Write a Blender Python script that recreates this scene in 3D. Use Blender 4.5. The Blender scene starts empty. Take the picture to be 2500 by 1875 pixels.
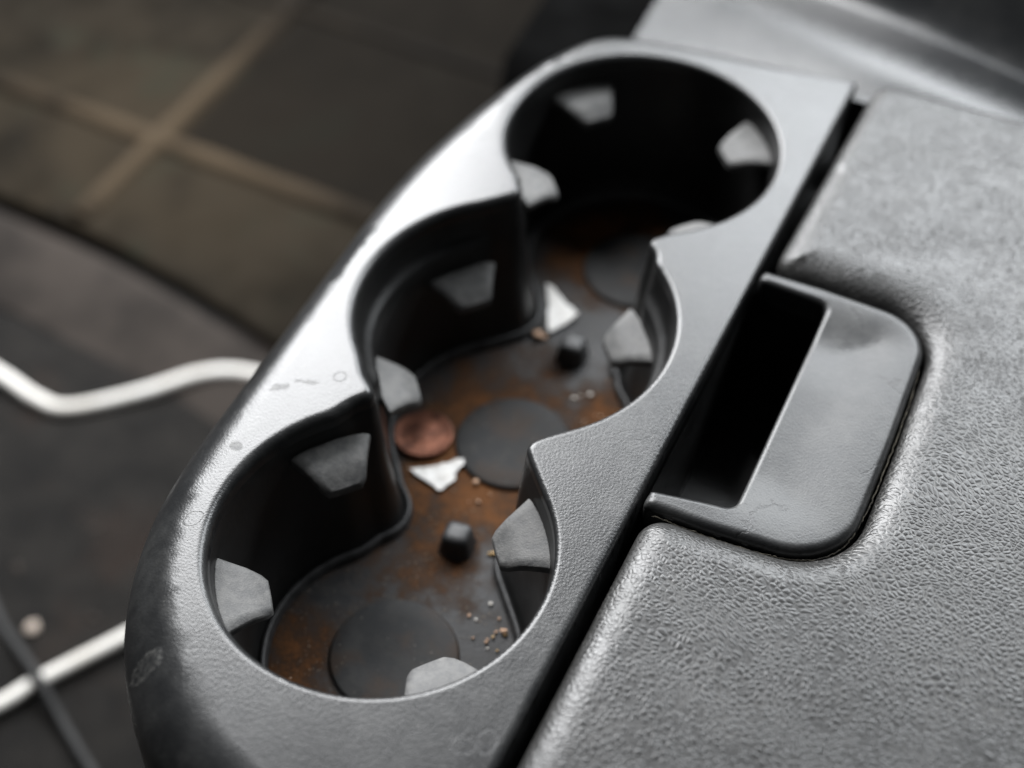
import bpy, bmesh, math, random
import numpy as np
from mathutils import Matrix, Vector
from mathutils.geometry import delaunay_2d_cdt

S = 0.001            # everything below is written in millimetres
random.seed(4)
rng = np.random.default_rng(4)
scene = bpy.context.scene
COL = scene.collection

# ------------------------------------------------------------------ camera
cam = bpy.data.cameras.new('camera')
cam.sensor_width = 36.0
cam.lens = 3500 / 2500 * 36
cam.clip_start = 0.01
cam.clip_end = 50
cam.dof.use_dof = True
cam.dof.focus_distance = 0.362
cam.dof.aperture_fstop = 5.0
co = bpy.data.objects.new('camera', cam)
COL.objects.link(co)
Rm = ((0.9018103215823476, -0.3349588290887922, 0.2730214636008507),
      (0.4318637360018803, 0.6763244038817954, -0.5967235594531098),
      (0.01522675143343186, 0.6560395385010022, 0.7545729063431091))
M = Matrix(Rm).to_4x4()
M.translation = Vector((118.74482534, -258.73452276, 295.47673970)) * S
co.matrix_world = M
scene.camera = co

# ------------------------------------------------------------------ light
w = bpy.data.worlds.new('World')
scene.world = w
w.use_nodes = True
bg = w.node_tree.nodes['Background']
bg.inputs[0].default_value = (0.93, 0.97, 1.0, 1)
bg.inputs[1].default_value = 0.028


def window_lamp(name, pos, target, sx, sy, radiance, color):
    l = bpy.data.lights.new(name, 'AREA')
    l.shape = 'RECTANGLE'
    l.size, l.size_y = sx * S, sy * S
    l.energy = radiance * math.pi * sx * sy * S * S
    l.color = color
    o = bpy.data.objects.new(name, l)
    COL.objects.link(o)
    p, t = Vector(pos) * S, Vector(target) * S
    o.location = p
    o.rotation_euler = (t - p).to_track_quat('-Z', 'Y').to_euler()
    return o


# daylight through the side window (left) and the windscreen (ahead)
window_lamp('side_window_light', (-620, 590, 640), (0, -20, 0), 600, 860, 22.5, (0.975, 0.985, 1.0))
window_lamp('windscreen_light', (170, 1020, 790), (80, 60, 0), 1000, 440, 17.0, (0.93, 0.968, 1.0))

scene.view_settings.view_transform = 'Standard'
scene.view_settings.look = 'None'
scene.view_settings.exposure = 0.0
scene.view_settings.gamma = 1.0

# ------------------------------------------------------------------ materials


class N:
    """tiny node-graph helper"""

    def __init__(self, name):
        self.m = bpy.data.materials.new(name)
        self.m.use_nodes = True
        self.t = self.m.node_tree
        self.b = self.t.nodes['Principled BSDF']
        self.tc = self.t.nodes.new('ShaderNodeTexCoord')
        self.mm = self.vec('SCALE', self.tc.outputs['Object'], scale=1 / S)   # object coords in mm

    def new(self, k, **kw):
        n = self.t.nodes.new(k)
        for a, v in kw.items():
            setattr(n, a, v)
        return n

    def put(self, sock, v):
        if isinstance(v, bpy.types.NodeSocket):
            self.t.links.new(v, sock)
        elif isinstance(v, (tuple, list)):
            sock.default_value = tuple(v) + ((1,) if len(v) == 3 and len(sock.default_value) == 4 else ())
        else:
            sock.default_value = v

    def vec(self, op, a, b=None, scale=None):
        n = self.new('ShaderNodeVectorMath', operation=op)
        self.put(n.inputs[0], a)
        if b is not None:
            self.put(n.inputs[1], b)
        if scale is not None:
            n.inputs['Scale'].default_value = scale
        return n.outputs['Value'] if op in ('LENGTH', 'DISTANCE', 'DOT_PRODUCT') else n.outputs['Vector']

    def math(self, op, a, b=None, c=None, clamp=False):
        n = self.new('ShaderNodeMath', operation=op)
        n.use_clamp = clamp
        self.put(n.inputs[0], a)
        if b is not None:
            self.put(n.inputs[1], b)
        if c is not None:
            self.put(n.inputs[2], c)
        return n.outputs[0]

    def noise(self, scale, detail=3, rough=.55, vec=None, dist=0.0, color=False):
        n = self.new('ShaderNodeTexNoise')
        self.put(n.inputs['Vector'], vec or self.mm)
        n.inputs['Scale'].default_value = scale
        n.inputs['Detail'].default_value = detail
        n.inputs['Roughness'].default_value = rough
        n.inputs['Distortion'].default_value = dist
        return n.outputs['Color' if color else 'Fac']

    def voro(self, scale, feature='F1', vec=None, rand=1.0, smooth=None):
        n = self.new('ShaderNodeTexVoronoi', feature=feature)
        self.put(n.inputs['Vector'], vec or self.mm)
        n.inputs['Scale'].default_value = scale
        n.inputs['Randomness'].default_value = rand
        if smooth is not None:
            n.inputs['Smoothness'].default_value = smooth
        return n.outputs['Distance']

    def map(self, v, a, b, c=0.0, d=1.0, smooth=True):
        n = self.new('ShaderNodeMapRange')
        n.interpolation_type = 'SMOOTHSTEP' if smooth else 'LINEAR'
        self.put(n.inputs['Value'], v)
        for k, x in (('From Min', a), ('From Max', b), ('To Min', c), ('To Max', d)):
            n.inputs[k].default_value = x
        return n.outputs['Result']

    def mix(self, f, a, b):
        n = self.new('ShaderNodeMix', data_type='RGBA')
        self.put(n.inputs['Factor'], f)
        self.put(n.inputs[6], a)
        self.put(n.inputs[7], b)
        return n.outputs[2]

    def bump(self, h, dist, strength=1.0, normal=None):
        n = self.new('ShaderNodeBump')
        self.put(n.inputs['Height'], h)
        n.inputs['Distance'].default_value = dist * S
        n.inputs['Strength'].default_value = strength
        if normal:
            self.put(n.inputs['Normal'], normal)
        return n.outputs[0]

    def out(self, color=None, rough=None, normal=None, metal=None, spec=None, sheen=None):
        if color is not None:
            self.put(self.b.inputs['Base Color'], color)
        if rough is not None:
            self.put(self.b.inputs['Roughness'], rough)
        if normal is not None:
            self.put(self.b.inputs['Normal'], normal)
        if metal is not None:
            self.put(self.b.inputs['Metallic'], metal)
        if spec is not None:
            self.put(self.b.inputs['Specular IOR Level'], spec)
        if sheen is not None:
            self.b.inputs['Sheen Weight'].default_value = sheen
            self.b.inputs['Sheen Roughness'].default_value = .5
        return self.m

    def ring(self, cx, cy, rx, ry, ang, width, wob=.35, fill=False):
        """mask of a wobbly dried-drop ring (or blot) at a place on the surface"""
        d = self.vec('SUBTRACT', self.mm, (cx, cy, 0))
        w_ = self.noise(.35, 4, .6, color=True)
        d = self.vec('ADD', d, self.vec('SCALE', self.vec('SUBTRACT', w_, (.5, .5, .5)), scale=wob * 2 * (rx + ry)))
        r = self.new('ShaderNodeVectorRotate', rotation_type='Z_AXIS')
        self.put(r.inputs['Vector'], d)
        r.inputs['Angle'].default_value = -math.radians(ang)
        e = self.vec('MULTIPLY', r.outputs[0], (1 / rx, 1 / ry, 0))
        l = self.vec('LENGTH', e)
        if fill:
            return self.map(l, 1.15, .85)
        return self.map(self.math('ABSOLUTE', self.math('SUBTRACT', l, 1)), width / rx, 0)


def vmax(n, *ms):
    r = ms[0]
    for m_ in ms[1:]:
        r = n.math('MAXIMUM', r, m_)
    return r


def mat_plastic(name, base=.030, marks=False, rough=.44, grain=.065, tint=(.97, 1.0, 1.04), dust=.35, scratch=False, spec=.5, rvar=1.0):
    n = N(name)
    big = n.noise(.045, 4, .6)
    mid = n.noise(.22, 5, .65)
    fine = n.noise(2.0, 2, .5)
    col = tuple(base * t for t in tint)
    du = n.math('MULTIPLY', n.map(n.math('ADD', n.math('MULTIPLY', big, .6), n.math('MULTIPLY', mid, .4)), .42, .68), dust)
    c = n.mix(du, col, (.062, .062, .060))
    speck = n.map(n.voro(.32), .085, .03)
    speck = n.math('MULTIPLY', speck, n.map(n.noise(.5, 2), .55, .7))
    c = n.mix(n.math('MULTIPLY', speck, .55), c, (.32, .31, .29))
    rgh = n.math('ADD', rough, n.math('ADD', n.math('MULTIPLY', n.math('SUBTRACT', big, .5), .22 * rvar),
                                     n.math('MULTIPLY', n.math('SUBTRACT', mid, .5), .18 * rvar)))
    cells = n.voro(1.5, 'SMOOTH_F1', smooth=.4)
    h = n.math('ADD', n.math('MULTIPLY', fine, .7), n.math('MULTIPLY', cells, .6))
    if marks:
        brk = n.map(n.noise(.75, 3, .6), .38, .60)
        dark = vmax(n, n.ring(49.0, -26.6, 4.4, 1.7, 25, .42, .10), n.ring(48.3, -126.6, 2.6, 2.0, 30, .35, .14),
                    n.ring(52.6, -123.4, 2.0, 2.9, 10, .35, .16))
        lite = vmax(n, n.ring(-44.2, -76.3, 1.9, 1.7, 0, .6, .15, True), n.math('MAXIMUM', n.ring(-28.8, -139.2, 4.2, 2.5, 60, 1.3, .3), n.math('MULTIPLY', n.ring(-28.8, -139.2, 4.2, 2.5, 60, 1, .3, True), .5)),
                    n.ring(-31.5, -43.5, 1.7, 1.7, 0, .5, .12), n.ring(-44.5, -53.4, 3.0, 1.2, 40, .6, .5, True),
                    n.ring(-41.0, -101.0, 2.8, 1.8, 70, .4, .2), n.ring(-39.0, -49.0, 3.4, .7, 20, .5, .5, True))
        c = n.mix(n.math('MULTIPLY', n.math('MULTIPLY', dark, brk), .85), c, (.006, .006, .007))
        c = n.mix(n.math('MULTIPLY', n.math('MULTIPLY', lite, brk), .24), c, (.20, .195, .18))
        rgh = n.math('ADD', rgh, n.math('MULTIPLY', n.math('MAXIMUM', dark, lite), .16))
        h = n.math('SUBTRACT', h, n.math('MULTIPLY', n.math('MAXIMUM', dark, lite), .5))
    if scratch:
        wv = n.vec('ADD', n.mm, n.vec('SCALE', n.noise(.16, 4, .6, color=True), scale=9))
        sc = n.map(n.voro(.045, 'DISTANCE_TO_EDGE', vec=wv), .022, .006)
        sc = n.math('MULTIPLY', sc, n.map(n.noise(.07, 3, vec=n.vec('ADD', n.mm, (31, 7, 0))), .53, .62))
        c = n.mix(n.math('MULTIPLY', sc, .8), c, (.008, .008, .008))
        h = n.math('SUBTRACT', h, n.math('MULTIPLY', sc, .7))
    nb = n.bump(h, grain, .8)
    nb = n.bump(big, .2, .2, nb)
    return n.out(c, rgh, nb, spec=spec)


def mat_leather():
    n = N('grained_leatherette')
    warp = n.vec('SUBTRACT', n.noise(.16, 3, .6, color=True), (.5, .5, .5))
    warp2 = n.vec('SUBTRACT', n.noise(.03, 2, .5, color=True), (.5, .5, .5))
    v = n.vec('ADD', n.mm, n.vec('ADD', n.vec('SCALE', warp, scale=1.2), n.vec('SCALE', warp2, scale=14)))
    r = n.new('ShaderNodeVectorRotate', rotation_type='Z_AXIS')
    n.put(r.inputs['Vector'], v)
    r.inputs['Angle'].default_value = math.radians(12)
    v = n.vec('MULTIPLY', r.outputs[0], (.60, .78, .5))
    edge = n.voro(1.0, 'DISTANCE_TO_EDGE', vec=v, rand=.9)
    f1 = n.voro(1.0, 'F1', vec=v, rand=.9)
    dome = n.math('MULTIPLY', n.map(edge, 0.0, .30), n.math('SUBTRACT', 1.0, n.math('MULTIPLY', f1, .5)))
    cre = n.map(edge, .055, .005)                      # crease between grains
    h = n.math('ADD', dome, n.math('MULTIPLY', n.noise(2.6, 2), .07))
    big = n.noise(.022, 3, .55)
    mid = n.noise(.09, 4, .6)
    wear_glint = n.map(n.vec('LENGTH', n.vec('MULTIPLY', n.vec('SUBTRACT', n.mm, (78, -15, 0)), (1, .55, 0))), 42, 14)
    zone = n.map(n.math('ADD', n.math('MULTIPLY', wear_glint, .13), n.math('ADD', n.math('MULTIPLY', big, .7), n.math('MULTIPLY', mid, .3))), .44, .62)
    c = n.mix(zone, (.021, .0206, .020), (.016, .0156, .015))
    c = n.mix(n.math('MULTIPLY', cre, n.math('MULTIPLY_ADD', zone, .46, .06)), c, (.20, .195, .187))  # pale crease lines: dust, plus light caught by the folds painted in
    st = vmax(n, n.ring(67, -103, 5, 4, 20, 1, .35, True), n.ring(18, -146, 5, 3, 20, 1, .3, True))
    c = n.mix(n.math('MULTIPLY', st, .35), c, (.17, .155, .12))
    rgh = n.math('ADD', .34, n.math('MULTIPLY', n.math('SUBTRACT', mid, .5), .25))
    rgh = n.math('ADD', rgh, n.math('MULTIPLY', cre, .15))
    nb = n.bump(h, .145, .6)
    return n.out(c, rgh, nb, spec=.5)


def mat_tab():
    n = N('dusty_soft_rubber')
    a = n.noise(.35, 5, .65)
    f = n.noise(2.0, 3, .6)
    c = n.mix(n.map(a, .3, .7), (.066, .066, .066), (.128, .126, .122))
    pit = n.map(n.voro(.7), .12, .04)
    c = n.mix(n.math('MULTIPLY', pit, .5), c, (.30, .29, .28))
    h = n.math('ADD', f, n.math('MULTIPLY', a, .8))
    return n.out(c, n.math('MULTIPLY_ADD', a, .25, .50), n.bump(h, .13, .8), spec=.45)


def mat_mat():
    n = N('rust_stained_rubber')
    v = n.mm
    big = n.noise(.040, 5, .68, dist=.4)
    mid = n.noise(.17, 6, .7)
    fine = n.noise(1.1, 4, .7)
    d = n.vec('SUBTRACT', v, (-6, -18, 0))
    near = n.map(n.vec('LENGTH', n.vec('MULTIPLY', d, (1, .55, 0))), 44, 6)
    d3 = n.vec('SUBTRACT', v, (-2, 92, 0))
    near3 = n.map(n.vec('LENGTH', n.vec('MULTIPLY', d3, (1, 1, 0))), 38, 10)
    d1 = n.vec('SUBTRACT', v, (-20, -100, 0))
    near1 = n.map(n.vec('LENGTH', n.vec('MULTIPLY', d1, (1, .8, 0))), 26, 4)
    d2 = n.vec('SUBTRACT', v, (26, 14, 0))
    near2 = n.map(n.vec('LENGTH', n.vec('MULTIPLY', d2, (1, .6, 0))), 24, 4)
    bias = n.math('ADD', n.math('MULTIPLY', vmax(n, near, near3, n.math('MULTIPLY', near1, .75), near2), .30), -.10)
    m = n.math('ADD', n.math('ADD', n.math('MULTIPLY', big, .6), n.math('MULTIPLY', mid, .4)), bias)
    rust = n.map(m, .41, .64)
    rust2 = n.map(n.math('ADD', m, n.math('MULTIPLY', n.math('SUBTRACT', fine, .5), .35)), .56, .76)
    c = n.mix(n.map(mid, .3, .7), (.015, .015, .0165), (.031, .030, .029))
    c = n.mix(n.math('MULTIPLY', rust, .88), c, (.050, .025, .012))
    c = n.mix(n.math('MULTIPLY', rust2, .62), c, (.17, .066, .020))
    dirt = n.math('MAXIMUM', n.map(n.voro(.42), .17, .07), n.map(n.voro(.75), .21, .09))
    dirt = n.math('MULTIPLY', dirt, n.map(n.noise(.12, 3, vec=n.vec('ADD', v, (9, 50, 0))), .42, .60))
    c = n.mix(n.math('MULTIPLY', dirt, .6), c, (.30, .24, .18))
    rgh = n.math('MULTIPLY_ADD', mid, .35, .38)
    h = n.math('ADD', n.math('MULTIPLY', fine, .8), n.math('ADD', mid, dirt))
    rgh = n.math('ADD', rgh, n.math('MULTIPLY', rust, .22))
    return n.out(c, rgh, n.bump(h, .22, .7), spec=n.math('MULTIPLY_ADD', rust, -.22, .34))


def mat_disc():
    n = N('worn_rubber_pad')
    mid = n.noise(.16, 5, .65)
    fine = n.noise(1.3, 4, .7)
    c = n.mix(n.map(mid, .35, .7), (.014, .0145, .0155), (.034, .033, .032))
    c = n.mix(n.math('MULTIPLY', n.map(n.noise(.08, 4, vec=n.vec('ADD', n.mm, (4, 9, 2))), .48, .68), .6), c, (.045, .026, .015))
    sp = n.math('MULTIPLY', n.map(n.voro(.5), .16, .06), n.map(n.noise(.3, 2), .46, .62))
    c = n.mix(n.math('MULTIPLY', sp, .5), c, (.34, .30, .26))
    return n.out(c, n.math('MULTIPLY_ADD', mid, .3, .50), n.bump(fine, .14, .7), spec=.28)


def mat_coin():
    n = N('tarnished_copper')
    a = n.noise(.28, 4, .65)
    b = n.noise(.9, 4, .65)
    c = n.mix(n.map(a, .35, .65), (.085, .036, .024), (.25, .105, .066))
    c = n.mix(n.math('MULTIPLY', n.map(b, .5, .7), .5), c, (.10, .045, .03))
    return n.out(c, n.math('MULTIPLY_ADD', b, .25, .38), n.bump(b, .06, .6), metal=.75)


def mat_paper():
    n = N('torn_white_paper')
    a = n.noise(.5, 5, .7)
    c = n.mix(n.map(a, .35, .7), (.92, .91, .89), (.78, .75, .71))
    return n.out(c, .8, n.bump(a, .35, .8), spec=.3)


def mat_simple(name, c1, c2, scale=.2, rough=.8, bump=.1, spec=.3, detail=4):
    n = N(name)
    a = n.noise(scale, detail, .65)
    return n.out(n.mix(n.map(a, .35, .65), c1, c2), rough, n.bump(n.noise(scale * 4, 3, .6), bump, .7), spec=spec)


def mat_floor_rubber():
    n = N('dirty_floor_rubber')
    big = n.noise(.010, 4, .65)
    mid = n.noise(.035, 5, .65)
    green = n.noise(.02, 3, .6, vec=n.vec('ADD', n.mm, (500, 90, 0)))
    c = n.mix(n.map(mid, .35, .65), (.007, .0062, .005), (.014, .012, .0095))
    near = n.map(n.vec('LENGTH', n.vec('MULTIPLY', n.vec('SUBTRACT', n.mm, (45, -90, 0)), (.75, 1.0, 0))), 200, 20)
    near = n.math('MULTIPLY', near, n.map(big, .30, .55))
    c = n.mix(n.math('MULTIPLY', near, .70), c, (.032, .025, .017))
    c = n.mix(n.math('MULTIPLY', n.map(green, .55, .68), .5), c, (.020, .021, .015))
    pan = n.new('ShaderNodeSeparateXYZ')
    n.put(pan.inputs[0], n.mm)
    clean_shade = n.math('MULTIPLY', n.map(pan.outputs[0], 50, 64), n.map(pan.outputs[1], -80, -66))
    c = n.mix(n.math('MULTIPLY', clean_shade, .80), c, (.007, .006, .005))  # cleaner panel, also painted darker for the shade under the dash
    return n.out(c, 1.0, n.bump(mid, 1.2, .6), spec=.04)


def mat_rib():
    n = N('dust_worn_rib_rubber')
    near = n.map(n.vec('LENGTH', n.vec('SUBTRACT', n.mm, (62, -78, 0))), 185, 20)
    a = n.noise(.025, 4, .65)
    f = n.math('MULTIPLY', near, n.map(a, .2, .5))
    c = n.mix(f, (.007, .006, .005), (.054, .040, .026))
    return n.out(c, .75, n.bump(n.noise(.1, 3), .4, .7), spec=.04)


def mat_carpet():
    n = N('dark_carpet')
    big = n.noise(.012, 4, .6)
    mid = n.noise(.05, 4, .7)
    f = n.noise(.9, 3, .7)
    c = n.mix(n.map(mid, .3, .7), (.012, .0115, .011), (.020, .0185, .017))
    c = n.mix(n.math('MULTIPLY', n.map(big, .52, .68), .4), c, (.034, .023, .018))
    return n.out(c, .95, n.bump(f, 1.2, .9), spec=.1)


PLASTIC = mat_plastic('black_grained_plastic', .014, marks=True, rough=.31, rvar=.5)
PLASTIC_IN = mat_plastic('black_cup_plastic', .011, rough=.38, dust=.12, spec=.4, grain=.03, tint=(1, 1, 1))
BEZEL = mat_plastic('charcoal_scuffed_plastic', .017, rough=.40, dust=.6, scratch=True, grain=.055, rvar=.35)
DASH = mat_plastic('grey_dash_plastic', .022, rough=.22, rvar=.4, dust=.3, tint=(.95, 1.0, 1.05))
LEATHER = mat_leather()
TAB = mat_tab()
RUBBER = mat_mat()
DISC = mat_disc()
COPPER = mat_coin()
PAPER = mat_paper()
PEG = mat_simple('black_rubber_peg', (.020, .020, .021), (.045, .045, .046), .3, .5, .12, .5)
CRUMB = mat_simple('pale_crumb', (.62, .42, .30), (.50, .30, .18), .6, .8, .2)
CRUMBW = mat_simple('white_crumb', (.80, .77, .72), (.70, .64, .56), .6, .8, .2)
PALE = mat_simple('beige_crumb', (.40, .34, .29), (.30, .25, .21), .6, .9, .2)
STRAW = mat_simple('dry_straw', (.52, .36, .18), (.40, .26, .12), .6, .8, .1)
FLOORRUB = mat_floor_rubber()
RIB = mat_rib()
LIP = mat_simple('dusty_mat_edge_rubber', (.040, .034, .030), (.024, .021, .019), .02, 1.0, .3, .05)
CARPET = mat_carpet()
CABLE = mat_simple('white_cable_sheath', (.76, .74, .70), (.66, .63, .58), .05, .65, .05, .5)
CORD = mat_simple('black_cord', (.018, .018, .018), (.03, .03, .03), .2, .7, .2)
DARK = mat_simple('black_footwell_lining', (.003, .003, .003), (.005, .005, .005), .03, 1.0, .5, .0)
DUST = mat_simple('grey_lint', (.12, .108, .085), (.035, .033, .03), .5, .95, .2, .1)

# ------------------------------------------------------------------ object helpers


def empty(name, loc, label, cat, group=None):
    o = bpy.data.objects.new(name, None)
    o.empty_display_size = .02
    COL.objects.link(o)
    o.location = Vector(loc) * S
    o['label'], o['category'] = label, cat
    if group:
        o['group'] = group
    return o


def obj(name, verts, faces, mat, parent=None, base=None, smooth=True, sharp=None):
    """one mesh object; verts in world mm; origin at the parent's (or its own) base"""
    b = np.array(base if base is not None else (np.array(parent['_b']) if parent is not None else (0, 0, 0)), float)
    v = (np.asarray(verts, float) - b) * S
    me = bpy.data.meshes.new(name)
    me.from_pydata(v.tolist(), [], [tuple(int(i) for i in f) for f in faces])
    me.update()
    bm = bmesh.new()
    bm.from_mesh(me)
    bmesh.ops.recalc_face_normals(bm, faces=bm.faces)
    bm.to_mesh(me)
    bm.free()
    me.materials.append(mat)
    me.polygons.foreach_set('use_smooth', [smooth] * len(me.polygons))
    if sharp:
        me.set_sharp_from_angle(angle=math.radians(sharp))
    o = bpy.data.objects.new(name, me)
    COL.objects.link(o)
    if parent is not None:
        o.parent = parent
    else:
        o.location = Vector(b) * S
    return o


def thing(name, loc, label, cat, group=None):
    o = empty(name, loc, label, cat, group)
    o['_b'] = [float(x) for x in loc]
    THINGS.append(o)
    return o


THINGS = []


def tag(o, label, cat, group=None):
    o['label'], o['category'] = label, cat
    if group:
        o['group'] = group
    return o


def flip_up(o, up=True):
    """make an open sheet face upward"""
    me = o.data
    s = sum(p.normal.z * p.area for p in me.polygons)
    if (s < 0) == up:
        me.flip_normals()
    return o


# ------------------------------------------------------------------ plan-contour helpers


def resample(pts, step, closed=True):
    p = np.asarray(pts, float)
    q = np.vstack([p, p[:1]]) if closed else p
    seg = np.hypot(*np.diff(q, axis=0).T)
    cum = np.concatenate([[0], np.cumsum(seg)])
    n = max(3, int(round(cum[-1] / step)))
    t = np.linspace(0, cum[-1], n, endpoint=not closed) if not closed else np.arange(n) * cum[-1] / n
    return np.stack([np.interp(t, cum, q[:, k]) for k in range(q.shape[1])], 1)


def fillet(poly, radii, seg=10):
    """round polygon corners with given radii"""
    out = []
    n = len(poly)
    for i in range(n):
        p, a, b = (np.array(poly[j % n], float) for j in (i, i - 1, i + 1))
        r = radii[i] if hasattr(radii, '__len__') else radii
        if r <= 0:
            out.append(p)
            continue
        u, v = (a - p) / np.linalg.norm(a - p), (b - p) / np.linalg.norm(b - p)
        ang = math.acos(max(-1, min(1, float(u @ v))))
        if ang > math.pi - .02:
            out.append(p)
            continue
        t = min(r / math.tan(ang / 2), .49 * np.linalg.norm(a - p), .49 * np.linalg.norm(b - p))
        rr = t * math.tan(ang / 2)
        c = p + (u + v) / np.linalg.norm(u + v) * rr / math.sin(ang / 2)
        s, e = p + u * t - c, p + v * t - c
        a0 = math.atan2(s[1], s[0])
        da = (math.atan2(e[1], e[0]) - a0 + math.pi) % (2 * math.pi) - math.pi
        for k in range(seg + 1):
            th = a0 + da * k / seg
            out.append(c + rr * np.array([math.cos(th), math.sin(th)]))
    return np.array(out)


def spline(pts, per=12, closed=False):
    p = [np.array(q, float) for q in pts]
    n = len(p)
    out = []
    for i in range(n if closed else n - 1):
        if closed:
            a, b, c, d = (p[(i + k) % n] for k in (-1, 0, 1, 2))
        else:
            b, c = p[i], p[i + 1]
            a = p[i - 1] if i else 2 * b - c
            d = p[i + 2] if i + 2 < n else 2 * c - b
        for k in range(per):
            t = k / per
            out.append(.5 * ((2 * b) + (c - a) * t + (2 * a - 5 * b + 4 * c - d) * t * t + (3 * b - a - 3 * c + d) * t ** 3))
    if not closed:
        out.append(p[-1])
    return np.array(out)


def smooth_loop(p, it=2):
    for _ in range(it):
        p = (np.roll(p, 1, 0) + 2 * p + np.roll(p, -1, 0)) / 4
    return p


def area2(p):
    return float(np.sum(p[:, 0] * np.roll(p[:, 1], -1) - np.roll(p[:, 0], -1) * p[:, 1]))


def normals_out(p):
    """unit normals pointing out of the loop (loop made CCW by caller)"""
    t = np.roll(p, -1, 0) - np.roll(p, 1, 0)
    t /= np.linalg.norm(t, axis=1)[:, None] + 1e-12
    return np.stack([t[:, 1], -t[:, 0]], 1)


def inside(q, poly):
    x, y = q[:, 0][:, None], q[:, 1][:, None]
    a, b = poly, np.roll(poly, -1, 0)
    c = (a[:, 1] > y) != (b[:, 1] > y)
    with np.errstate(divide='ignore', invalid='ignore'):
        xi = (b[:, 0] - a[:, 0]) * (y - a[:, 1]) / (b[:, 1] - a[:, 1]) + a[:, 0]
    return (np.sum(c & (x < xi), 1) % 2) == 1


def nearest(q, poly):
    """distance to the loop and index of its nearest vertex (chunked)"""
    D, I = [], []
    for k in range(0, len(q), 2000):
        d = np.hypot(q[k:k + 2000, 0][:, None] - poly[:, 0], q[k:k + 2000, 1][:, None] - poly[:, 1])
        i = d.argmin(1)
        D.append(d[np.arange(len(i)), i])
        I.append(i)
    return np.concatenate(D), np.concatenate(I)


NR = 8


def sheet(loops, grid, ztop):
    """a horizontal skin bounded by loops, each rolling over at its edge.
    loops: list of dict(p=CCW points, w=roll width, h=roll depth, hole=bool, wall=[(offset, z)...])
    ztop(xy) -> height of the flat; walls go on down from the rolled edge with offsets away from the material."""
    P2, Z, bidx, edges = [], [], [], []
    cnt = 0
    for L in loops:
        p = L['p']
        n = normals_out(p)
        L['away'] = -n if L.get('hole') else n
        L['w'] = np.broadcast_to(np.asarray(L['w'], float), (len(p),)).copy()
        L['h'] = np.broadcast_to(np.asarray(L['h'], float), (len(p),)).copy()
        P2.append(p)
        Z.append(-L['h'])
        bidx.append(np.arange(cnt, cnt + len(p)))
        edges += [(cnt + i, cnt + (i + 1) % len(p)) for i in range(len(p))]
        cnt += len(p)
    allb = np.vstack([L['p'] for L in loops])
    for L in loops:
        for k in range(1, NR + 1):
            th = math.pi / 2 * (1 - k / NR)
            d = L['w'] * (1 - math.sin(th))
            q = L['p'] - L['away'] * d[:, None]
            dist, _ = nearest(q, allb)
            step = 1 if k < 4 else 2
            ok = (dist > d * .97 - 1e-6)
            ok[np.arange(len(ok)) % step != 0] = False
            P2.append(q[ok])
            Z.append((-L['h'] * (1 - math.cos(th)))[ok])
    for L in loops:
        for e in (.5, 1.3, 2.4):
            d = L['w'] + e * min(1, grid / 3)
            q = (L['p'] - L['away'] * d[:, None])[::2]
            dist, _ = nearest(q, allb)
            ok = dist > d[::2] * .97
            P2.append(q[ok])
            Z.append(np.zeros(int(ok.sum())))
    lo, hi = allb.min(0), allb.max(0)
    gx, gy = np.meshgrid(np.arange(lo[0], hi[0], grid), np.arange(lo[1], hi[1], grid))
    g = np.stack([gx.ravel(), gy.ravel()], 1) + rng.uniform(-.15, .15, (gx.size, 2)) * grid

    def ok_pts(q):
        m_ = np.ones(len(q), bool)
        for L in loops:
            m_ &= inside(q, L['p']) != bool(L.get('hole'))
        return m_
    allw = np.concatenate([L['w'] for L in loops])
    g = g[ok_pts(g)]
    dist, i = nearest(g, allb)
    g = g[dist > allw[i] + grid * .45 + 2.4 * min(1, grid / 3)]
    P2.append(g)
    Z.append(np.zeros(len(g)))
    P2, Z = np.vstack(P2), np.concatenate(Z)
    r = delaunay_2d_cdt([Vector(v) for v in P2.tolist()], edges, [], 0, 1e-5)
    ov, of, orig = np.array([v[:] for v in r[0]]), r[2], r[3]
    oz = np.array([Z[o[0]] if o else 0.0 for o in orig])
    back = {}
    for k, o in enumerate(orig):
        for i in o:
            back[i] = k
    of = np.array(of)
    of = of[ok_pts(ov[of].mean(1))]
    verts = np.column_stack([ov, oz + ztop(ov)])
    V, F = [verts], [tuple(f) for f in of]
    nv = len(verts)
    for L, bi in zip(loops, bidx):
        prev = [back[i] for i in bi]
        zt = ztop(L['p'])
        for off, z in L.get('wall', []):
            q = L['p'] + L['away'] * np.asarray(off).reshape(-1, 1)
            zz = np.broadcast_to(np.asarray(z, float), (len(q),)) + zt
            V.append(np.column_stack([q, zz]))
            cur = list(range(nv, nv + len(q)))
            nv += len(q)
            m_ = len(q)
            F += [(prev[i], prev[(i + 1) % m_], cur[(i + 1) % m_], cur[i]) for i in range(m_)]
            prev = cur
    return np.vstack(V), F


def ring_loft(rings, cap=None):
    """closed rings of equal length -> quads; cap='last' adds an ngon"""
    n = len(rings[0])
    V = np.vstack(rings)
    F = []
    for k in range(len(rings) - 1):
        for i in range(n):
            j = (i + 1) % n
            F.append((k * n + i, k * n + j, (k + 1) * n + j, (k + 1) * n + i))
    if cap in ('last', 'both'):
        F.append(tuple(range((len(rings) - 1) * n, len(rings) * n)))
    if cap == 'both':
        F.append(tuple(range(n))[::-1])
    return V, F


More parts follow.
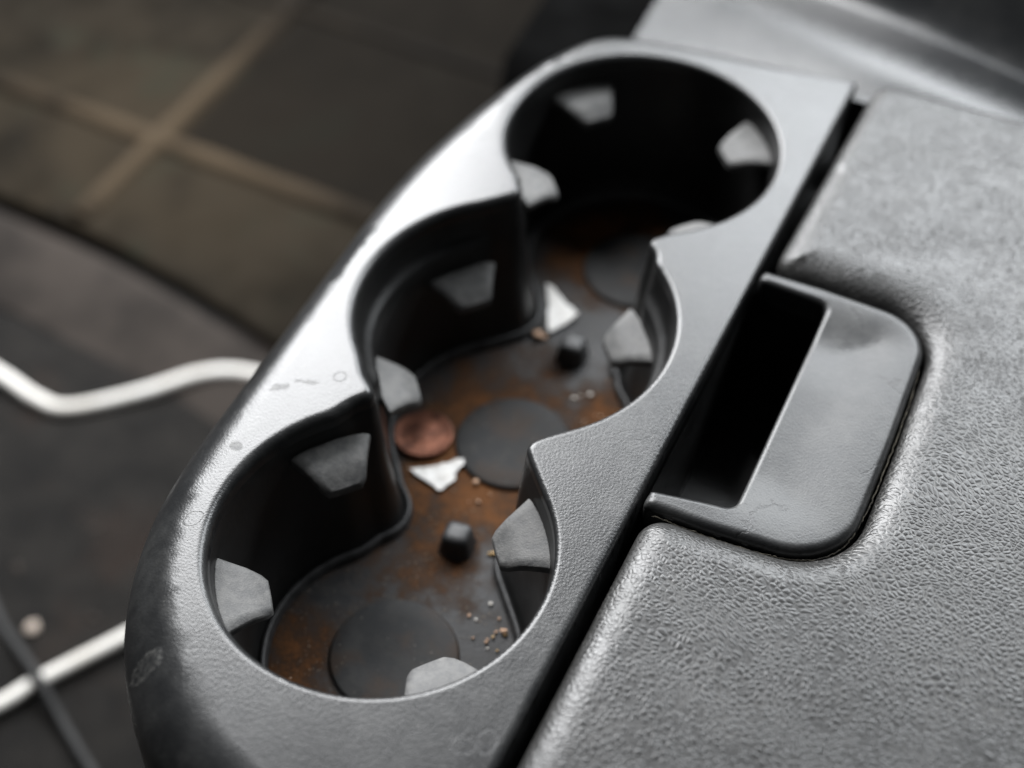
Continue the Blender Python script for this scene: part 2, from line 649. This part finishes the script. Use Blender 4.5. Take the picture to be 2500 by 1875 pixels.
def tube(path, r, seg=10):
    p = np.asarray(path, float)
    t = np.gradient(p, axis=0)
    t /= np.linalg.norm(t, axis=1)[:, None]
    up = np.array([0, 0, 1.0])
    rings = []
    for q, d in zip(p, t):
        a = np.cross(d, up)
        a /= np.linalg.norm(a)
        b = np.cross(a, d)
        th = np.arange(seg) * 2 * math.pi / seg
        rings.append(q + r * (np.cos(th)[:, None] * a + np.sin(th)[:, None] * b))
    return ring_loft(rings, 'both')


def lathe(cx, cy, prof, seg=64):
    th = np.arange(seg) * 2 * math.pi / seg
    return ring_loft([np.column_stack([cx + r * np.cos(th), cy + r * np.sin(th), np.full(seg, z)]) for r, z in prof], 'both')


# ------------------------------------------------------------------ structure: carpet and dark footwell
ZF = -262
gx = np.linspace(-1100, 600, 35)
gy = np.linspace(-700, 950, 35)
V = [(x, y, ZF + 1.5 * math.sin(x * .021) + 1.2 * math.sin(y * .017 + 1)) for y in gy for x in gx]
F = [(j * 35 + i, j * 35 + i + 1, (j + 1) * 35 + i + 1, (j + 1) * 35 + i) for j in range(34) for i in range(34)]
o = flip_up(obj('carpet', V, F, CARPET, base=(0, 0, ZF)))
o['kind'] = 'structure'
# dark bulkhead lining at the far end of the footwell, curving up from the floor
V, F = [], []
prof = [(640, -262), (700, -255), (752, -225), (790, -160), (812, -60), (826, 60)]
for i, x in enumerate(np.linspace(-1100, 600, 18)):
    for y, z in prof:
        V.append((x, y + 4 * math.sin(x * .02), z + .5))
n_ = len(prof)
F = [(i * n_ + k, (i + 1) * n_ + k, (i + 1) * n_ + k + 1, i * n_ + k + 1) for i in range(17) for k in range(n_ - 1)]
o = obj('footwell_bulkhead', V, F, DARK, base=(0, 640, ZF))
o['kind'] = 'structure'

# ------------------------------------------------------------------ centre console with three cup holders
C1, C2, C3 = (5.0, -86.0), (0.6, 0.8), (4.6, 88.0)
R1, R2, R3 = 43.2, 45.8, 43.6


def arc(c, r, a0, a1, n=60):
    th = np.radians(np.linspace(a0, a1, n))
    return [(c[0] + r * math.cos(t), c[1] + r * math.sin(t)) for t in th]


def tip(a, t, b):
    """rounded nose between the holes"""
    a, t, b = (np.array(q, float) for q in (a, t, b))
    m = lambda p, q, f: p + (q - p) * f
    p0, p2 = m(t, a, .42), m(t, b, .42)
    return [a, m(a, p0, .5)] + [(1 - s) ** 2 * p0 + 2 * s * (1 - s) * t + s * s * p2 for s in np.linspace(0, 1, 9)] + [m(p2, b, .5), b]


inner = []
inner += arc(C1, R1, 136, 404)                                               # near hole, CCW
inner += tip((29.6, -49.0), (23.2, -42.2), (30.4, -34.0))[1:-1]
inner += arc(C2, R2, -46, 51)
inner += tip((30.2, 39.2), (22.6, 44.6), (30.4, 53.2))[1:-1]
inner += arc(C3, R3, -49, 232)
inner += tip((-25.4, 56.0), (-18.2, 47.2), (-25.6, 38.8))[1:-1]
inner += arc(C2, R2, 128, 226)
inner += tip((-29.2, -36.4), (-18.8, -44.2), (-25.2, -51.2))[1:-1]
inner = smooth_loop(resample(inner, .9), 3)
assert area2(inner) > 0

outer = [(57.4, -190), (58.0, 148.6)]
outer += [(42, 146.4), (18, 144.0), (-6, 141.0)]
left = spline([(-6, 141.0), (-20, 139.2), (-33, 134.5), (-44.5, 122.5), (-51.5, 103), (-57.5, 77), (-61.5, 50), (-62.6, 22), (-61.4, -15), (-60.0, -50),
               (-58.6, -80), (-55.2, -103), (-47.5, -124), (-36, -141), (-20, -156), (0, -166), (24, -171), (44, -173), (57.4, -190)], 14)
outer += left[1:-1].tolist()
outer = resample(outer, 1.1)
if area2(outer) < 0:
    outer = outer[::-1]
outer = smooth_loop(outer, 2)
ox, oy = outer[:, 0], outer[:, 1]
sst = lambda t: np.clip(t, 0, 1) ** 2 * (3 - 2 * np.clip(t, 0, 1))
leftness = sst((20 - ox) / 60) * sst((146 - oy) / 25)
nearness = sst((-92 - oy) / 50) * sst((57 - ox) / 8)
wo = 1.8 + 2.2 * sst((50 - ox) / 30) + 9.5 * np.maximum(leftness, 0)
wo = wo + (17 - wo) * nearness
ho = 1.8 + 1.4 * sst((50 - ox) / 30) + 10.5 * leftness
ho = ho + (16 - ho) * nearness
ix = inner[:, 0]
wi = 1.6 + 1.2 * sst((10 - ix) / 40)


def console_top(q):
    x = q[:, 0]
    return -.9 * (np.clip((-18 - x) / 40, 0, 1.2) ** 2) * 2.0


base = (0, 0, ZF)
console = thing('center_console', base, 'black plastic car console with three joined cup holder wells', 'console')
wall_out = [(0.15, -ho - 4), (0.6, -ho - 14), (2.0, -ho - 40), (4.5, -ho - 80), (8, np.full(len(outer), -258.0))]
wall_out = [(np.minimum(off, np.where(ox > 57, .2, 99)), z) for off, z in wall_out]
V, F = sheet([dict(p=outer, w=wo, h=ho, wall=wall_out),
              dict(p=inner, w=wi, h=wi, hole=True, wall=[(.05, -wi - 1.0), (.12, -wi - 2.2)])], 3.2, console_top)
obj('top_panel', V, F, PLASTIC, console)

# the cup walls: drafted inward, the middle well with a ledge
in_hole2 = sst((38 - np.abs(inner[:, 1] - .8)) / 6)
al = normals_out(inner) * -1        # away from the plastic = into the hole


def inner_ring(d, z):
    q = inner + al * np.asarray(d).reshape(-1, 1)
    return np.column_stack([q, np.broadcast_to(z, len(q)) + console_top(inner)])


st = in_hole2
rings = [inner_ring(.12, -wi - 2.2), inner_ring(.4, -6), inner_ring(.8 + .2 * st, -10), inner_ring(1.0 + 1.0 * st, -11.6),
         inner_ring(1.1 + 2.5 * st, -12.4), inner_ring(1.3 + 3.2 * st, -13.6), inner_ring(2.3 + 2.8 * st, -24), inner_ring(3.6 + 2.0 * st, -38),
         inner_ring(4.6 + 1.2 * st, -48), inner_ring(5.4 + .8 * st, -53), inner_ring(6.6 + .4 * st, -56), inner_ring(8.5 + .1 * st, -58.2)]
V, F = ring_loft(rings, None)
cw = obj('cup_wall', V, F, PLASTIC_IN, console)
q = inner + al * 8.4
V = np.column_stack([q, np.full(len(q), -58.4)])
flip_up(obj('cup_floor', V, [tuple(range(len(q)))], PLASTIC_IN, console))

ec = fillet([(57.7, 143.5), (63.6, 143.5), (63.6, 147.2), (57.7, 147.2)], .6, 4)  # added block at the gap's far end, keeps windscreen light out of the seam
V, F = ring_loft([np.column_stack([ec, np.full(4 * 5, z)]) for z in (-120, -4.5, -4)], 'last')
obj('gap_light_block', V, F, PLASTIC_IN, console, sharp=50)

# soft gripping tabs


def grip_tab(c, deg, z0, z1, rw, rt, aw, at):
    """flap of soft rubber from the wall radius rw to the tip radius rt"""
    nu, nr = 13, 9
    half = []
    top, bot = [], []
    for k in range(nr):
        t = k / (nr - 1)
        r_ = rw + (rt - rw) * t
        hw = (1 - t) * aw + t * at
        if t > .9:
            hw -= (t - .9) * 9
        z = z0 + (z1 - z0) * (t ** 1.25) - 1.7 * max(0, (t - .62) / .38) ** 1.15
        for i in range(nu):
            s = -1 + 2 * i / (nu - 1)
            bow = (rw - math.sqrt(max(rw * rw - (s * hw) ** 2, 1))) * (1 - t) - .15 * s * s * t
            rr = r_ - bow
            edge = max(0, abs(s) - .86) / .14
            a = math.radians(deg)
            x, y = rr, s * hw
            P = (c[0] + x * math.cos(a) - y * math.sin(a), c[1] + x * math.sin(a) + y * math.cos(a))
            top.append((*P, z - .8 * edge ** 2))
            bot.append((*P, z - 2.6 - .5 * (1 - t)))
    V = top + bot
    n = nu * nr
    F = []
    for k in range(nr - 1):
        for i in range(nu - 1):
            a = k * nu + i
            F.append((a, a + 1, a + nu + 1, a + nu))
            F.append((n + a, n + a + nu, n + a + nu + 1, n + a + 1))
    loop = list(range(nu)) + [k * nu + nu - 1 for k in range(1, nr)] + [(nr - 1) * nu + i for i in range(nu - 2, -1, -1)] + [k * nu for k in range(nr - 2, 0, -1)]
    for a, b in zip(loop, loop[1:] + loop[:1]):
        F.append((a, n + a, n + b, b))
    return V, F


for c, z0, z1, rw in ((C1, -9.2, -12.2, 42.6), (C2, -20.5, -23.6, 41.6), (C3, -9.2, -11.6, 43.0)):
    for dg in (40, 140, 221, 319):
        V, F = grip_tab(c, dg + random.uniform(-1.5, 1.5), z0, z1 + random.uniform(-.6, .6), rw, 29.2, 11.6, 5.6)
        t_ = obj('grip_tab', V, F, TAB, console, sharp=42)
        bv = t_.modifiers.new('bevel', 'BEVEL')
        bv.width, bv.segments, bv.limit_method, bv.angle_limit = .35 * S, 2, 'ANGLE', math.radians(42)

# ------------------------------------------------------------------ rubber insert on the well floor
ZM = -56.8
insert = thing('rubber_insert', (0, 0, -58), 'rust stained black rubber liner on the floor of the cup holders', 'liner')


def mring(d, z):
    return np.column_stack([inner + al * d, np.full(len(inner), z)])


V, F = ring_loft([mring(6.3, -58), mring(6.7, -54.4), mring(7.3, -53.7), mring(8.0, -54.0), mring(8.4, -55.2), mring(8.8, -57.0)])
obj('raised_rim', V, F, PEG, insert)
q = smooth_loop(resample(inner + al * 8.6, 1.1), 4)
V, F = sheet([dict(p=q, w=.6, h=.15)], 2.2, lambda p: ZM + .25 * np.sin(p[:, 0] * .11 + 1) * np.sin(p[:, 1] * .07))
flip_up(obj('liner_floor', V, F, RUBBER, insert))
for c in ((5.4, -85.6), (2.4, -2.4), (7.4, 86.2)):
    V, F = lathe(*c, [(18.3, ZM - .3), (18.2, ZM + .5), (17.9, ZM + .95), (17.3, ZM + 1.15), (12, ZM + 1.1), (5, ZM + 1.0), (.6, ZM + 1.0)])
    obj('round_pad', V, F, DISC, insert)
for (px, py), a in (((4.2, -44.6), 8), ((3.8, 39.6), 4)):
    rings = []
    for hw, z in ((5.4, ZM - .4), (4.8, ZM + .8), (4.6, ZM + 2.5), (4.1, ZM + 5.6), (3.7, ZM + 6.6), (3.1, ZM + 7.2), (2.0, ZM + 7.5), (.9, ZM + 7.55)):
        sq = fillet([(-hw, -hw), (hw, -hw), (hw, hw), (-hw, hw)], hw * .55, 6)
        ca, sa = math.cos(math.radians(a)), math.sin(math.radians(a))
        rings.append(np.column_stack([px + sq[:, 0] * ca - sq[:, 1] * sa, py + sq[:, 0] * sa + sq[:, 1] * ca, np.full(len(sq), z)]))
    V, F = ring_loft(rings, 'last')
    obj('peg', V, F, PEG, insert)

# ------------------------------------------------------------------ coin, paper scraps, crumbs
coin = thing('coin', (-24.2, -12.4, ZM), 'tarnished copper coin lying on the rusty cup holder liner', 'coin')
V, F = lathe(-24.2, -12.4, [(8.6, ZM + .35), (9.2, ZM + .45), (9.5, ZM + .8), (9.5, ZM + 1.5), (9.3, ZM + 1.9), (8.9, ZM + 2.02), (8.6, ZM + 1.98),
                            (8.2, ZM + 1.82), (6, ZM + 1.80), (3, ZM + 1.82), (.5, ZM + 1.82)])
obj('coin_disc', V, F, COPPER, coin)
# worn raised oval relief in the middle of the coin face
th = np.linspace(0, 2 * math.pi, 40, endpoint=False)
rel = [np.column_stack([-24.4 + k * (3.6 + .5 * np.sin(3 * th)) * np.cos(th + .5), -12.2 + k * (4.9 + .5 * np.cos(2 * th)) * np.sin(th + .5), np.full(40, z)])
       for k, z in ((1, ZM + 1.7), (.93, ZM + 1.88), (.75, ZM + 1.98), (.3, ZM + 2.04))]
V, F = ring_loft(rel, 'last')
obj('relief', V, F, COPPER, coin)


def scrap(name, pts, z, curl, label, cat='paper scrap'):
    """small torn sheet with ragged edge, curled a little"""
    p = resample(pts, .8)
    c = p.mean(0)
    p = p + rng.normal(0, .16, p.shape)
    V2, F2 = sheet([dict(p=p if area2(p) > 0 else p[::-1], w=.01, h=.0)], 1.2, lambda q: z + 0 * q[:, 0])
    V2 = np.array(V2)
    d = V2[:, :2] - c
    V2[:, 2] += curl * (d[:, 0] * .6 + d[:, 1] * .4) ** 2 / 60 + .25 * np.sin(d[:, 0] * .9) * np.cos(d[:, 1] * .8)
    n = len(V2)
    lo = V2.copy()
    lo[:, 2] -= .28
    nb = len(p)
    F3 = list(F2) + [tuple(n + i for i in f[::-1]) for f in F2]
    used = {}
    for f in F2:
        for a, b in zip(f, f[1:] + f[:1]):
            if (b, a) in used:
                del used[(b, a)]
            else:
                used[(a, b)] = 1
    F3 += [(a, n + a, n + b, b) for a, b in used]
    o = obj(name, np.vstack([V2, lo]), F3, PAPER, base=(c[0], c[1], z - .3), sharp=50)
    return tag(o, label, cat)


scrap('paper_scrap', [(-21.8, -26.6), (-16.4, -22.6), (-13.6, -20.0), (-8.6, -15.2), (-7.6, -16.6), (-8.4, -21.0), (-7.4, -23.8), (-9.6, -29.6), (-12, -28.8)], ZM + 1.0, .8,
      'torn white paper scrap in front of the copper coin')
scrap('paper_scrap', [(-17.5, 65.5), (-14.5, 65.0), (-9, 61.0), (-1.8, 57.2), (-3.4, 51.4), (-7.2, 45.2), (-9.4, 48.4), (-12.6, 57)], ZM + 1.4, 1.4,
      'bright white paper scrap behind the far rubber peg')


def crumb(name, x, y, r, mat, label, group=None, z=ZM, stretch=1.0, cat='crumb'):
    bm = bmesh.new()
    bmesh.ops.create_icosphere(bm, subdivisions=2 if r > 1.6 else 1, radius=r)
    for v in bm.verts:
        v.co *= 1 + random.uniform(-.34, .30)
        v.co.x *= stretch
        v.co.z *= .62
    a = random.uniform(0, 3.1)
    bmesh.ops.rotate(bm, verts=bm.verts, cent=(0, 0, 0), matrix=Matrix.Rotation(a, 3, 'Z'))
    V = np.array([(v.co.x + x, v.co.y + y, v.co.z + z + r * .6) for v in bm.verts])
    F = [tuple(v.index for v in f.verts) for f in bm.faces]
    bm.free()
    return tag(obj(name, V, F, mat, base=(x, y, z)), label, cat, group)


crumb('crumb', -1.2, -21.4, 1.05, CRUMB, 'pink crumb between the torn paper scrap and the middle pad')
crumb('crumb', 29.4, -65.2, 1.15, CRUMB, 'tan crumb by the right rim of the near cup holder floor')
crumb('crumb', 12.1, 22.7, 1.0, CRUMBW, 'left one of the two white crumbs in the middle cup holder')
crumb('crumb', 16.2, 26.4, 1.0, CRUMBW, 'right one of the two white crumbs in the middle cup holder')
crumb('crumb', -9.5, 42.4, 1.7, CRUMB, 'orange crumb just in front of the far paper scrap', stretch=1.4)
crumb('straw_bit', 15.3, -42.4, .75, STRAW, 'dry straw bit right of the near rubber peg', stretch=3.4, cat='straw')
k = 0
for cx, cy, sx, sy, m in ((25, -60, 4.5, 7, 16), (22, 20, 5, 9, 14), (-14, -92, 10, 12, 7), (0, -25, 8, 12, 9), (18, -72, 8, 10, 8)):
    for _ in range(m):
        x, y = random.gauss(cx, sx), random.gauss(cy, sy)
        pt = np.array([[x, y]])
        if not inside(pt, inner + al * 10)[0] or min(math.hypot(x - a, y - b) for a, b in ((5.4, -85.6), (2.4, -2.4), (7.4, 86.2))) < 19.5:
            continue
        if math.hypot(x - 4.2, y + 44.6) < 7.5 or math.hypot(x + 24.2, y + 12.4) < 10.5:
            continue
        crumb('crumb', x, y, random.uniform(.28, .62), random.choice((CRUMB, CRUMBW, STRAW)), 'tiny grit crumb scattered on the rusty cup holder liner', 'grit on the cup holder liner')

# ------------------------------------------------------------------ armrest lid
ZA = 3.6
arm = thing('armrest', (60, 0, ZF), 'dark grained leatherette armrest lid with finger recess beside the cup holders', 'armrest')
lid = fillet([(61.4, -240), (230, -240), (230, 149.5), (100, 150), (64.4, 148.5), (61.4, 48.6), (76, 49.2), (111.5, 48.4), (112.6, -1), (112.0, -45.6),
              (76, -48.6), (61.4, -48.8)],
             [0, 10, 14, 200, 7, 8, 30, 17, 400, 22, 30, 8], 14)
lid = resample(lid, 1.1)
assert area2(lid) > 0
lid = smooth_loop(lid, 3)
lx, ly = lid[:, 0], lid[:, 1]
notch = sst((lx - 62.5) / 5) * (np.abs(ly) < 55) * (lx < 120)
farn = notch * sst((ly - 30) / 14)
wl = 9.0 + .6 * notch + 4.0 * farn
wl = np.where(ly > 100, 5.5, wl)
hl = 5.6 + .2 * notch
wallz = np.where(notch > .3, -11.0, -46.0)
V, F = sheet([dict(p=lid, w=wl, h=hl, wall=[(-.2 * notch, -hl - 1.2), (.0 * lx, np.where(notch > .3, -hl - 3, -hl - 9)), (-.3 + 0 * lx, wallz)])], 3.0,
             lambda q: ZA + 0 * q[:, 0])
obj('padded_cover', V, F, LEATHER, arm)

# finger recess: moulded plastic dish with a slot open towards the console
bz = fillet([(59.3, -47.6), (76, -47.4), (110.8, -44.4), (111.2, -1), (110.2, 47.2), (76, 47.9), (59.3, 47.2), (59.3, 42.2), (80.6, 41.6), (80.9, -38.2), (59.3, -42.4)],
            [1.4, 20, 21, 400, 15, 20, 1.4, 1.4, 2.2, 3.2, 1.4], 10)
bz = resample(bz, .9)
if area2(bz) < 0:
    bz = bz[::-1]
bz = smooth_loop(bz, 1)
rimpath = bz[(bz[:, 0] > 82.5) | (np.abs(bz[:, 1]) > 44.5)]


def bezel_z(q):
    d, _ = nearest(q, rimpath)
    body = sst((q[:, 0] - 70) / 14)
    u = np.clip((d - 2.0) / 22, 0, 1)
    return 1.4 - body * (2.4 * u * u * (3 - 2 * u)) * (.75 + .7 * sst((q[:, 1] - 8) / 34))


slot = ((bz[:, 0] < 81.6) & (np.abs(bz[:, 1]) < 43.2))
V, F = sheet([dict(p=bz, w=np.where(slot, 1.7, 2.6), h=np.where(slot, 1.7, 2.4), wall=[(.05, -3.5), (.0, -8.5)])], 2.0, bezel_z)
obj('finger_recess', V, F, BEZEL, arm)
# dusty lint caught in the joint round the recess
lint = []
pth = spline([(62.5, -48.2), (76, -48.2), (94, -46.6), (105, -42), (110.6, -31), (111.8, -5), (111.2, 25), (109, 38)], 26)
pth = pth + rng.normal(0, .12, pth.shape)
lp = np.column_stack([pth, np.full(len(pth), -1.3) + rng.normal(0, .15, len(pth))])
V, F = tube(lp, .2, 6)
o = obj('lint', V, F, DUST, arm)
o['kind'] = 'stuff'
# release latch well under the slot
sl = fillet([(58.6, -43.0), (84, -39.5), (84, 43.2), (58.6, 43.4)], [.5, 2, 2, .5], 5)
sl = resample(sl, 2)
if area2(sl) < 0:
    sl = sl[::-1]
V, F = ring_loft([np.column_stack([sl, np.full(len(sl), z)]) for z in (-5.0, -9, -17.6, -18.0, -18.4, -46)], 'last')
obj('latch_well', V, F, PLASTIC_IN, arm, sharp=60)
lt = fillet([(72, -41), (82, -40.2), (82, -22), (76, -22)], 2, 5)
V, F = ring_loft([np.column_stack([lt, np.full(len(lt), z)]) for z in (-45, -33, -32)], 'last')
obj('release_latch', V, F, BEZEL, arm, sharp=50)
bx = fillet([(62.4, -238), (228, -238), (228, 146), (62.4, 146)], 6, 5)
V, F = ring_loft([np.column_stack([bx, np.full(len(bx), z)]) for z in (-258, -48)], 'both')
obj('storage_box', V, F, PLASTIC_IN, arm, sharp=40)

# ------------------------------------------------------------------ dash panel ahead of the console
dash = thing('dash_panel', (60, 240, ZF), 'glossy grey lower dash panel ahead of the console', 'dash panel')
prof = []
# along the profile coordinate u (forward), height z: flat floor, concave, bright bead, steep face
base_prof = [(0, -70), (2, -52), (6, -47.5), (14, -46.5), (26, -45.5), (40, -43), (54, -40.3), (66, -38.2), (74, -37.2), (84, -37), (94, -37.8), (101, -37.6),
             (107, -34), (113, -27), (122, -14), (136, 6), (160, 42)]
bp = spline(base_prof, 5)
V = []
nx = 40
xs = np.concatenate([[-40.6, -40.3], np.linspace(-40, 330, nx - 2)])
for x in xs:
    skew = -.24 * (x - 8)
    l = np.clip((-40.1 - x) / .5, 0, 1)
    for u, z in bp:
        sk = skew * sst((u - 25) / 45)
        V.append((x, 151 + u + sk + .0 * x, z - 60 * l ** 2.2 + 3.0 * math.sin((x - 30) / 40)))
m_ = len(bp)
F = [(i * m_ + k, (i + 1) * m_ + k, (i + 1) * m_ + k + 1, i * m_ + k + 1) for i in range(nx - 1) for k in range(m_ - 1)]
flip_up(obj('dash_shell', V, F, DASH, dash, sharp=60))

# dark tunnel trim under the dash, left of the panel
tun = fillet([(-120, 230), (-44, 196), (-30, 640), (-150, 640)], 20, 6)
V, F = ring_loft([np.column_stack([tun * f + np.array([-80, 420]) * (1 - f), np.full(len(tun), z)]) for f, z in ((1.06, -262), (1.0, -140), (.97, -112), (.9, -104))], 'last')
tt = obj('tunnel_trim', V, F, DARK, base=(-80, 420, ZF), sharp=50)
tag(tt, 'black tunnel trim in the dark beyond the far cup holder', 'trim')

# ------------------------------------------------------------------ floor mat
fm = thing('floor_mat', (-400, 330, ZF + 2), 'dirty dark rubber floor mat with dusty crossing ribs', 'floor mat')
edge = spline([(-620, 178), (-520, 170), (-394, 161), (-327, 157), (-264, 147), (-217, 137), (-160, 122)], 10)
body = np.vstack([edge + [0, 14], [(-150, 600), (-620, 600)]])
body = smooth_loop(resample(body, 6), 2)
V, F = sheet([dict(p=body if area2(body) > 0 else body[::-1], w=3, h=3, wall=[(.2, -5)])], 14, lambda q: ZF + 7.5 + .8 * np.sin(q[:, 0] * .05) * np.sin(q[:, 1] * .04))
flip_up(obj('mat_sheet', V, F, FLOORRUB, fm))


def rib(a, b, wd, hh, name='rib'):
    a, b = np.array(a, float), np.array(b, float)
    d = (b - a) / np.linalg.norm(b - a)
    n = np.array([-d[1], d[0]])
    V, F = [], []
    pr = [(-1, 0), (-.75, .6), (-.4, .95), (0, 1), (.4, .95), (.75, .6), (1, 0)]
    m = 24
    for i in range(m + 1):
        c = a + (b - a) * i / m
        wv = 1 + .12 * math.sin(i * 1.7)
        for s, h in pr:
            p = c + n * s * wd / 2 * wv
            V.append((p[0], p[1], ZF + 6.6 + hh * h))
    k = len(pr)
    F = [(i * k + j, (i + 1) * k + j, (i + 1) * k + j + 1, i * k + j + 1) for i in range(m) for j in range(k - 1)]
    return flip_up(obj(name, V, F, RIB, fm))


rib((-351, 180), (-349, 585), 15, 6)
rib((-600, 262), (-162, 250), 15, 5.4)
rib((-600, 412), (-162, 402), 11, 4.2)
# raised dusty border along the near edge of the mat
V, F = [], []
for p in edge:
    for s_, h in ((-46, -1.5), (-38, .6), (-24, 2.6), (-10, 4.2), (2, 4.6), (7, 3.0), (10, 0)):
        V.append((p[0], p[1] + s_ - 3, ZF + 1.8 + h))
k = 7
F = [(i * k + j, (i + 1) * k + j, (i + 1) * k + j + 1, i * k + j + 1) for i in range(len(edge) - 1) for j in range(k - 1)]
flip_up(obj('mat_border', V, F, LIP, fm))

# ------------------------------------------------------------------ cables on the carpet
zc = ZF + 4.6
p = spline([(-420, 82), (-372, 74), (-318, 68), (-291, 63.5), (-273, 66), (-246, 90), (-226, 113), (-205, 124), (-170, 128), (-120, 132)], 10)
V, F = tube(np.column_stack([p, zc + .8 * np.sin(p[:, 0] * .05)]), 3.6, 12)
tag(obj('cable', V, F, CABLE, base=(-300, 65, ZF)), 'white cable bending across the carpet towards the console', 'cable')
p = spline([(-290, -133), (-240, -110), (-205, -88), (-190, -63.5), (-171, -33), (-150, 0), (-118, 40)], 12)
p = spline([(-240, -136), (-214, -103), (-199, -82), (-190.5, -65), (-171.7, -33.2), (-150, 4), (-120, 48)], 12)
V, F = tube(np.column_stack([p, np.full(len(p), zc)]), 3.4, 12)
tag(obj('cable', V, F, CABLE, base=(-190, -64, ZF)), 'straight white cable crossed by a black cord at the lower left', 'cable')
p = spline([(-300, 0), (-252, -30), (-225, -48), (-204, -58), (-190.5, -65), (-172, -75), (-147, -88), (-100, -112)], 12)
hz = ZF + 2.6 + 7.6 * np.exp(-(((p[:, 0] + 190.5) / 13) ** 2))
V, F = tube(np.column_stack([p, hz]), 2.3, 10)
tag(obj('cord', V, F, CORD, base=(-190, -65, ZF)), 'thin black cord lying over the white cable', 'cord')
crumb('crumb', -211, -44, 3.6, PALE, 'large pale crumb on the carpet above the lower white cable', z=ZF)
for x, y, r in ((-219, 12, 2.6), (-237, -22, 2.8), (-191, -28, 2.4), (-228, 34, 2.2), (-206, 20, 2.0)):
    crumb('crumb', x, y, r, LIP, 'dull brown crumb trodden into the dark carpet', 'brown crumbs on the carpet', z=ZF)

for t_ in THINGS:
    del t_['_b']
